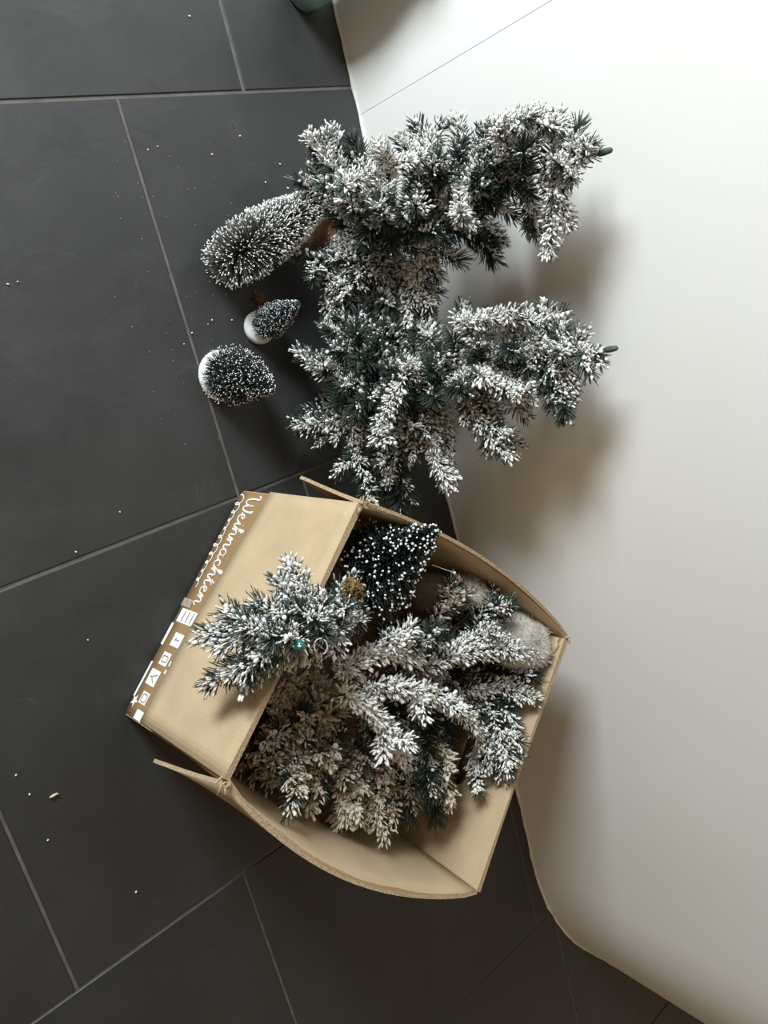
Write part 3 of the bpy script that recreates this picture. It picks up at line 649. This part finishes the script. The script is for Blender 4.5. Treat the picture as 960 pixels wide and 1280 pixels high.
# near tree: cream, heavy flock
box_tree(22, [(300, 955, .15), (350, 920, .19), (400, 910, .20), (460, 960, .17)], [
    (345, 865, .35, -.02, .85, 1.5), (372, 850, .45, -.03, .95, 1.8), (400, 848, .55, -.03, .95, 1.9), (425, 880, .65, -.04, .95, 1.9), (410, 895, .60, -.05, .9, 1.7), (360, 880, .45, -.02, .7, 1.5), (330, 880, .30, .02, .5),
    (332, 925, .25, -.05, .95, 1.2, 'snow'), (345, 912, .30, -.05, .9, 1.2, 'snow'), (318, 940, .20, -.04, .8, 1.2), (305, 935, .12, -.02, .5), (298, 960, .08, .0, .5), (318, 968, .15, .0, .5), (340, 975, .25, .0, .5), (345, 955, .28, -.04, .65), (370, 950, .38, -.05, .6), (385, 925, .45, -.06, .5), (400, 940, .50, -.06, .6), (420, 935, .58, -.05, .7, 1.4), (412, 955, .52, -.03, .8, 1.5), (430, 915, .62, -.05, .4),
    (370, 1000, .50, .01, .6), (362, 1010, .48, .02, .6), (390, 1005, .55, .01, .6), (400, 985, .60, -.01, .6), (430, 975, .70, -.02, .6), (450, 985, .80, -.02, .65), (432, 1022, .78, .01, .85, 1.5), (450, 1030, .82, .02, .8, 1.4), (478, 1040, .88, .02, .6), (490, 1020, .92, .0, .6), (470, 1005, .90, -.01, .7), (500, 985, .95, -.01, .6), (480, 975, .88, -.03, .7), (460, 955, .80, -.04, .6), (490, 960, .90, -.03, .75),
    (380, 890, .45, -.06, .5), (395, 870, .50, -.04, .6, 1.5), (330, 900, .28, -.02, .3), (350, 935, .30, .06, .2), (420, 960, .6, .08, .2), (460, 990, .85, .08, .2), (320, 920, .15, .06, .2),
], 'cream-flocked artificial tree lying in the box near its printed panel', 'needle_dull', 'cream', 1.25)
# sprig tree hanging out over the flap
SPR = [(455, 765, .285), (420, 775, .325), (380, 785, .345), (345, 795, .350)]
box_tree(23, SPR, [
    (365, 708, .60, .0, .85), (380, 735, .55, -.02, .85), (350, 728, .70, .0, .7), (345, 760, .75, -.03, .35), (325, 757, .85, -.01, .35), (400, 750, .45, -.03, .75), (425, 735, .30, .0, .6), (438, 722, .20, .01, .5), (430, 760, .25, -.04, .7), (448, 775, .15, -.03, .7), (440, 790, .15, -.02, .7),
    (285, 765, .95, .01, .4), (300, 775, .95, .0, .5), (257, 793, 1.0, .02, .55), (285, 800, 1.0, .01, .7), (310, 785, .95, -.02, .5), (265, 853, .95, .05, .3), (292, 840, .95, .02, .6), (318, 822, .90, .0, .5), (320, 845, .85, .03, .6),
    (385, 775, .55, -.05, .6), (405, 790, .45, -.05, .55), (360, 795, .70, -.05, .6), (340, 800, .85, -.04, .5), (415, 812, .40, -.01, .6), (395, 820, .50, .01, .45), (370, 822, .60, .01, .75, 1.5, 'cream'), (350, 815, .75, -.01, .6), (425, 800, .30, -.02, .75), (372, 760, .60, -.04, .4),
], 'snowy artificial tree top poking out of the box over the plain flap', 'needle', 'snow', 1.0)

# ------------------------------------------------------------------ bottle-brush trees
def brush(seed, base, tip, bend, prof, n, label, bristle, frost_r, frost_share, tilt, wd=.0010, foot=None, foot_round=False, jit=.12, tipb=1.0, base_fan=0.0, frost_len=1.6):
    rng = np.random.default_rng(seed); base = np.asarray(base, float); tip = np.asarray(tip, float)
    t = tag(empty('bottle_brush_tree', base), label, 'brush tree')
    path = bez(base, tip, bend, 30); tube_obj('wire_trunk', path, .0022, MT['trunk'] if foot == 'moss' else MT['stem'], t, 6)
    H = np.linalg.norm(tip - base)
    # weight bristles by radius
    zz = rng.uniform(0, 1, n * 3); rr = np.interp(zz, [p[0] for p in prof], [p[1] for p in prof]); keep = rng.random(n * 3) < (rr / rr.max()) * .85 + .15; zz = zz[keep][:n]; n = len(zz); rr = np.interp(zz, [p[0] for p in prof], [p[1] for p in prof])
    q = np.linspace(0, 1, 30); B = np.stack([np.interp(zz, q, path[:, k]) for k in range(3)], 1)
    Tn = np.gradient(path, axis=0); D = np.stack([np.interp(zz, q, Tn[:, k]) for k in range(3)], 1); D, U, W = frame(D)
    ph = rng.uniform(0, 6.283, n)[:, None]; rad = U * np.cos(ph) + W * np.sin(ph)
    tl = np.radians(tilt) + rng.normal(0, .10, n) - base_fan * np.clip(1 - zz / .22, 0, 1)
    dr = rad * np.cos(tl)[:, None] + D * np.sin(tl)[:, None]
    ln = rr * rng.uniform(1 - jit, 1 + jit * .5, n)
    T = B + dr * ln[:, None]; T[:, 2] = np.maximum(T[:, 2], .0015)
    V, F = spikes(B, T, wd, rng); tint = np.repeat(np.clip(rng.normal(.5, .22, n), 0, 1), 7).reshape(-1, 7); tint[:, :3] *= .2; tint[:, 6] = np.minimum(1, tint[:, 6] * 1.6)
    tag(link('bristles', np_mesh('bristles', V, F, [MT[bristle]], tint=tint.ravel()), t), kind='stuff')
    k = rng.random(n) < frost_share; m = k.sum()
    V, F = blobs(T[k] - dr[k] * frost_r * .4, dr[k] + rng.normal(0, .15, (m, 3)), frost_r * rng.uniform(.8, frost_len, m), frost_r * rng.uniform(.6, 1.15, m), rng)
    V[:, 2] = np.maximum(V[:, 2], .001)
    tag(link('frost_tips', np_mesh('frost_tips', V, F, [MT['frost']], smooth=True), t), kind='stuff')
    return t
# lying, frosted, beside the wall tree
b0 = near(290, 323, at(290, 323, z=.047)); tp = near(413, 242, at(413, 242, z=.075))
t = brush(31, b0, tp, (0, 0, .006), [(0, .045), (.25, .047), (.5, .040), (.75, .026), (.93, .013), (1, .009)], 3000, 'frosted olive brush tree lying on the floor, tip against the wall tree', 'bristle', .00095, .9, 22, wd=.0012, base_fan=1.25, frost_len=3.6)
# small upright ones with white feet
def foot(t, c, r, h, m='frost'):
    bm = bmesh.new(); lathe(bm, [(r * .93, 0), (r, h * .25), (r, h * .6), (r * .9, h * .9), (r * .5, h * 1.05), (.002, h * 1.1)], c, (0, 0, 1), 28); return bm_obj('white_foot', bm, MT[m], t, True)
c = at(277, 470, z=0); tp = near(343, 490, c + np.array([0, 0, .1]))
t = brush(32, c + np.array([0, 0, .012]), near(341, 489, c + np.array([.03, 0, .11])), (-.012, 0, .01), [(0, .040), (.15, .043), (.45, .036), (.75, .022), (.95, .009), (1, .005)], 3200, 'black brush tree speckled white on a white foot, on the tile joint', 'bristle_dark', .00095, .34, -4, wd=.0013, jit=.3)
foot(t, c, .0405, .012)
c = at(322, 410, z=0)
t = brush(33, c + np.array([0, 0, .014]), near(372, 379, c + np.array([-.01, 0, .10])), (0, 0, .004), [(0, .024), (.2, .027), (.5, .022), (.8, .012), (1, .005)], 2600, 'small blue-green brush tree dusted white, on a white foot beside a moss tuft', 'bristle_blue', .0007, .34, 10, wd=.0012, jit=.2)
foot(t, c, .0265, .014)
# in the box
tb = near(548, 660, at(548, 660, z=.345)); bb = near(450, 722, at(450, 722, z=.262))
t = brush(34, bb, tb, (0, 0, .004), [(0, .062), (.12, .069), (.4, .053), (.7, .030), (.92, .012), (1, .006)], 4200, 'dark green brush tree with white beads of snow, leaning in the box', 'bristle_dark', .0019, .16, 2, wd=.0014, jit=.35, frost_len=1.2)
ax = (tb - bb) / np.linalg.norm(tb - bb)
bm = bmesh.new(); lathe(bm, [(.010, -.03), (.014, -.024), (.013, -.006), (.008, 0)], bb, ax, 12); bm_obj('wooden_foot', bm, MT['burlap'], t, True)

# ------------------------------------------------------------------ moss tufts, bauble, wadding, pin, crumbs, vase
def tuft(name, c, r, n, seed, m, label, cat, flat=1.0):
    rng = np.random.default_rng(seed); c = np.asarray(c, float); d = rng.normal(0, 1, (n, 3)); d /= np.linalg.norm(d, axis=1)[:, None]; d[:, 2] = np.abs(d[:, 2]) * flat if flat < 1 else d[:, 2]
    B = c + rng.normal(0, r * .35, (n, 3)) * [1, 1, flat]; T = B + d * r * rng.uniform(.5, 1.0, n)[:, None]
    lo_ = max(.0015, c[2] - r); B[:, 2] = np.maximum(B[:, 2], lo_); T[:, 2] = np.maximum(T[:, 2], lo_)
    V, F = spikes(B, T, r * .18, rng); return tag(link(name, np_mesh(name, V, F, [m])), label, cat)
tuft('moss_tuft', at(325, 373, z=.006), .011, 90, 1, MT['burlap'], 'small brown moss tuft on the floor beside the small brush tree', 'moss', .5)
tuft('moss_tuft', near(442, 736, at(442, 736, z=.338)), .013, 160, 2, MT['burlap'], 'ochre moss tuft wedged between brush tree and snowy sprig in the box', 'moss')
bm = bmesh.new(); bmesh.ops.create_uvsphere(bm, u_segments=18, v_segments=12, radius=.0072); c = near(374, 807, at(374, 807, z=.391)); bmesh.ops.scale(bm, vec=(1, .9, 1.1), verts=bm.verts)
bmesh.ops.translate(bm, vec=c, verts=bm.verts); o = bm_obj('bead', bm, MT['teal'], smooth=True); tag(o, 'tiny shiny teal bead on the snowy sprig over the flap', 'bead')
a = np.linspace(0, 5.2, 16); c2 = near(401, 808, at(401, 808, z=.382))
pts = np.array([c2 + np.array([.010 * math.cos(q), .007 * math.sin(q), .003 * math.sin(q)]) for q in a]); tag(tube_obj('wire_loop', pts, .0006, MT['frost'], None, 5), 'thin pale wire loop beside the teal bead', 'wire')

def wadding(px, py, z, r, sc, seed, label, rot=0):
    rng = np.random.default_rng(seed); c = at(px, py, z=z)
    bm = bmesh.new(); bmesh.ops.create_icosphere(bm, subdivisions=4, radius=1)
    V = np.array([v.co[:] for v in bm.verts]); F = np.array([[v.index for v in f.verts] for f in bm.faces]); bm.free()
    k = rng.normal(0, 2.0, (6, 3)); p = rng.uniform(0, 6, 6); d = sum(np.sin(V @ k[i] + p[i]) for i in range(6)) * .035
    V = V * (1 + d[:, None]) * np.array(sc) * r
    ca, sa = math.cos(rot), math.sin(rot); V = V @ np.array([[ca, sa, 0], [-sa, ca, 0], [0, 0, 1]]) + c
    o = tag(link('wadding', np_mesh('wadding', V, F, [MT['plush']], smooth=True)), label, 'wadding')
    i = rng.integers(0, len(V), 2600); n_ = (V[i] - c) / np.linalg.norm(V[i] - c, axis=1)[:, None]
    B = V[i] + rng.normal(0, .001, (2600, 3)); T = B + (n_ + rng.normal(0, .7, (2600, 3))) * .0038
    v, f = spikes(B, T, .0007, rng); tag(link('fluff', np_mesh('fluff', v, f, [MT['plush']]), o), kind='stuff')
    return o
wadding(543, 742, .225, .042, (.75, .62, 1.2), 1, 'tall off-white wadding clump in the box beside the dark brush tree', .75)
wadding(584, 738, .262, .028, (1.1, .8, 1.0), 2, 'small off-white wadding clump at the curved panel of the box', .75)
wadding(645, 800, .268, .058, (1.0, .8, .9), 3, 'large fluffy off-white wadding in the far corner of the box', .75)

p0 = near(540, 706, at(540, 706, z=.30)); p1 = near(568, 716, at(568, 716, z=.31))
pe = tag(empty('pin_stamen', p0), 'thin wire pin with a white bead end, above the wadding', 'pin')
tube_obj('wire', np.array([p0, (p0 + p1) / 2, p1]), .0006, MT['frost'], pe, 5)
bm = bmesh.new(); bmesh.ops.create_icosphere(bm, subdivisions=2, radius=.0022); bmesh.ops.translate(bm, vec=p1, verts=bm.verts); bm_obj('bead_end', bm, MT['frost'], pe, True)
p = [near(x, y, at(x, y, z=.15)) for x, y in ((482, 1036), (492, 1043), (502, 1046), (511, 1047))]
tag(tube_obj('loose_wire', np.array(p), .0007, MT['cream'], None, 5), 'loose pale wire end below the cream tree in the box', 'wire')

# crumbs on the floor
rng = np.random.default_rng(8); C = []
for x, y in ((20, 969), (37, 993), (60, 1050), (170, 1115), (185, 187), (197, 183), (265, 193), (350, 205), (237, 20), (240, 416), (332, 228), (10, 355), (22, 352), (95, 690), (110, 800), (395, 365), (230, 430), (265, 400), (260, 405), (360, 235), (290, 400), (300, 170), (150, 640)):
    C.append(at(x, y, z=.0012))
for _ in range(110):
    C.append(at(rng.uniform(140, 420), rng.uniform(170, 560), z=.0010))
C = np.array(C); n = len(C); r = np.r_[rng.uniform(.0008, .0014, 23), rng.uniform(.0002, .0005, n - 23)]
V, F = blobs(C, rng.normal(0, 1, (n, 3)) * [1, 1, .1], r * 1.5, r, rng); V[:, 2] = np.maximum(V[:, 2], .0001)
tag(link('flock_crumbs', np_mesh('flock_crumbs', V, F, [MT['snow']], smooth=True)), 'tiny white flock crumbs scattered over the dark floor tiles', 'crumbs', kind='stuff')
pts = np.array([at(62, 997, z=.002), at(66, 995, z=.003), at(71, 992, z=.002), at(74, 993, z=.002)])
tag(tube_obj('needle_crumb', pts, np.array([.0012, .0022, .0018, .0008]), MT['crumb'], None, 6), 'single tan crumb on the bare slate tile away from the box', 'crumb')

# glazed vase by the wall, mostly out of the frame
bm = bmesh.new(); vc = (-.512, .886, 0)
lathe(bm, [(.030, 0), (.034, .003), (.038, .03), (.043, .09), (.044, .15), (.038, .20), (.028, .235), (.026, .27), (.031, .30), (.029, .30), (.024, .27), (.024, .235)], vc, (0, 0, 1), 36)
vz = bm_obj('vase', bm, MT['vase'], None, True); tag(vz, 'sage green glazed vase foot standing on the floor against the white wall', 'vase')
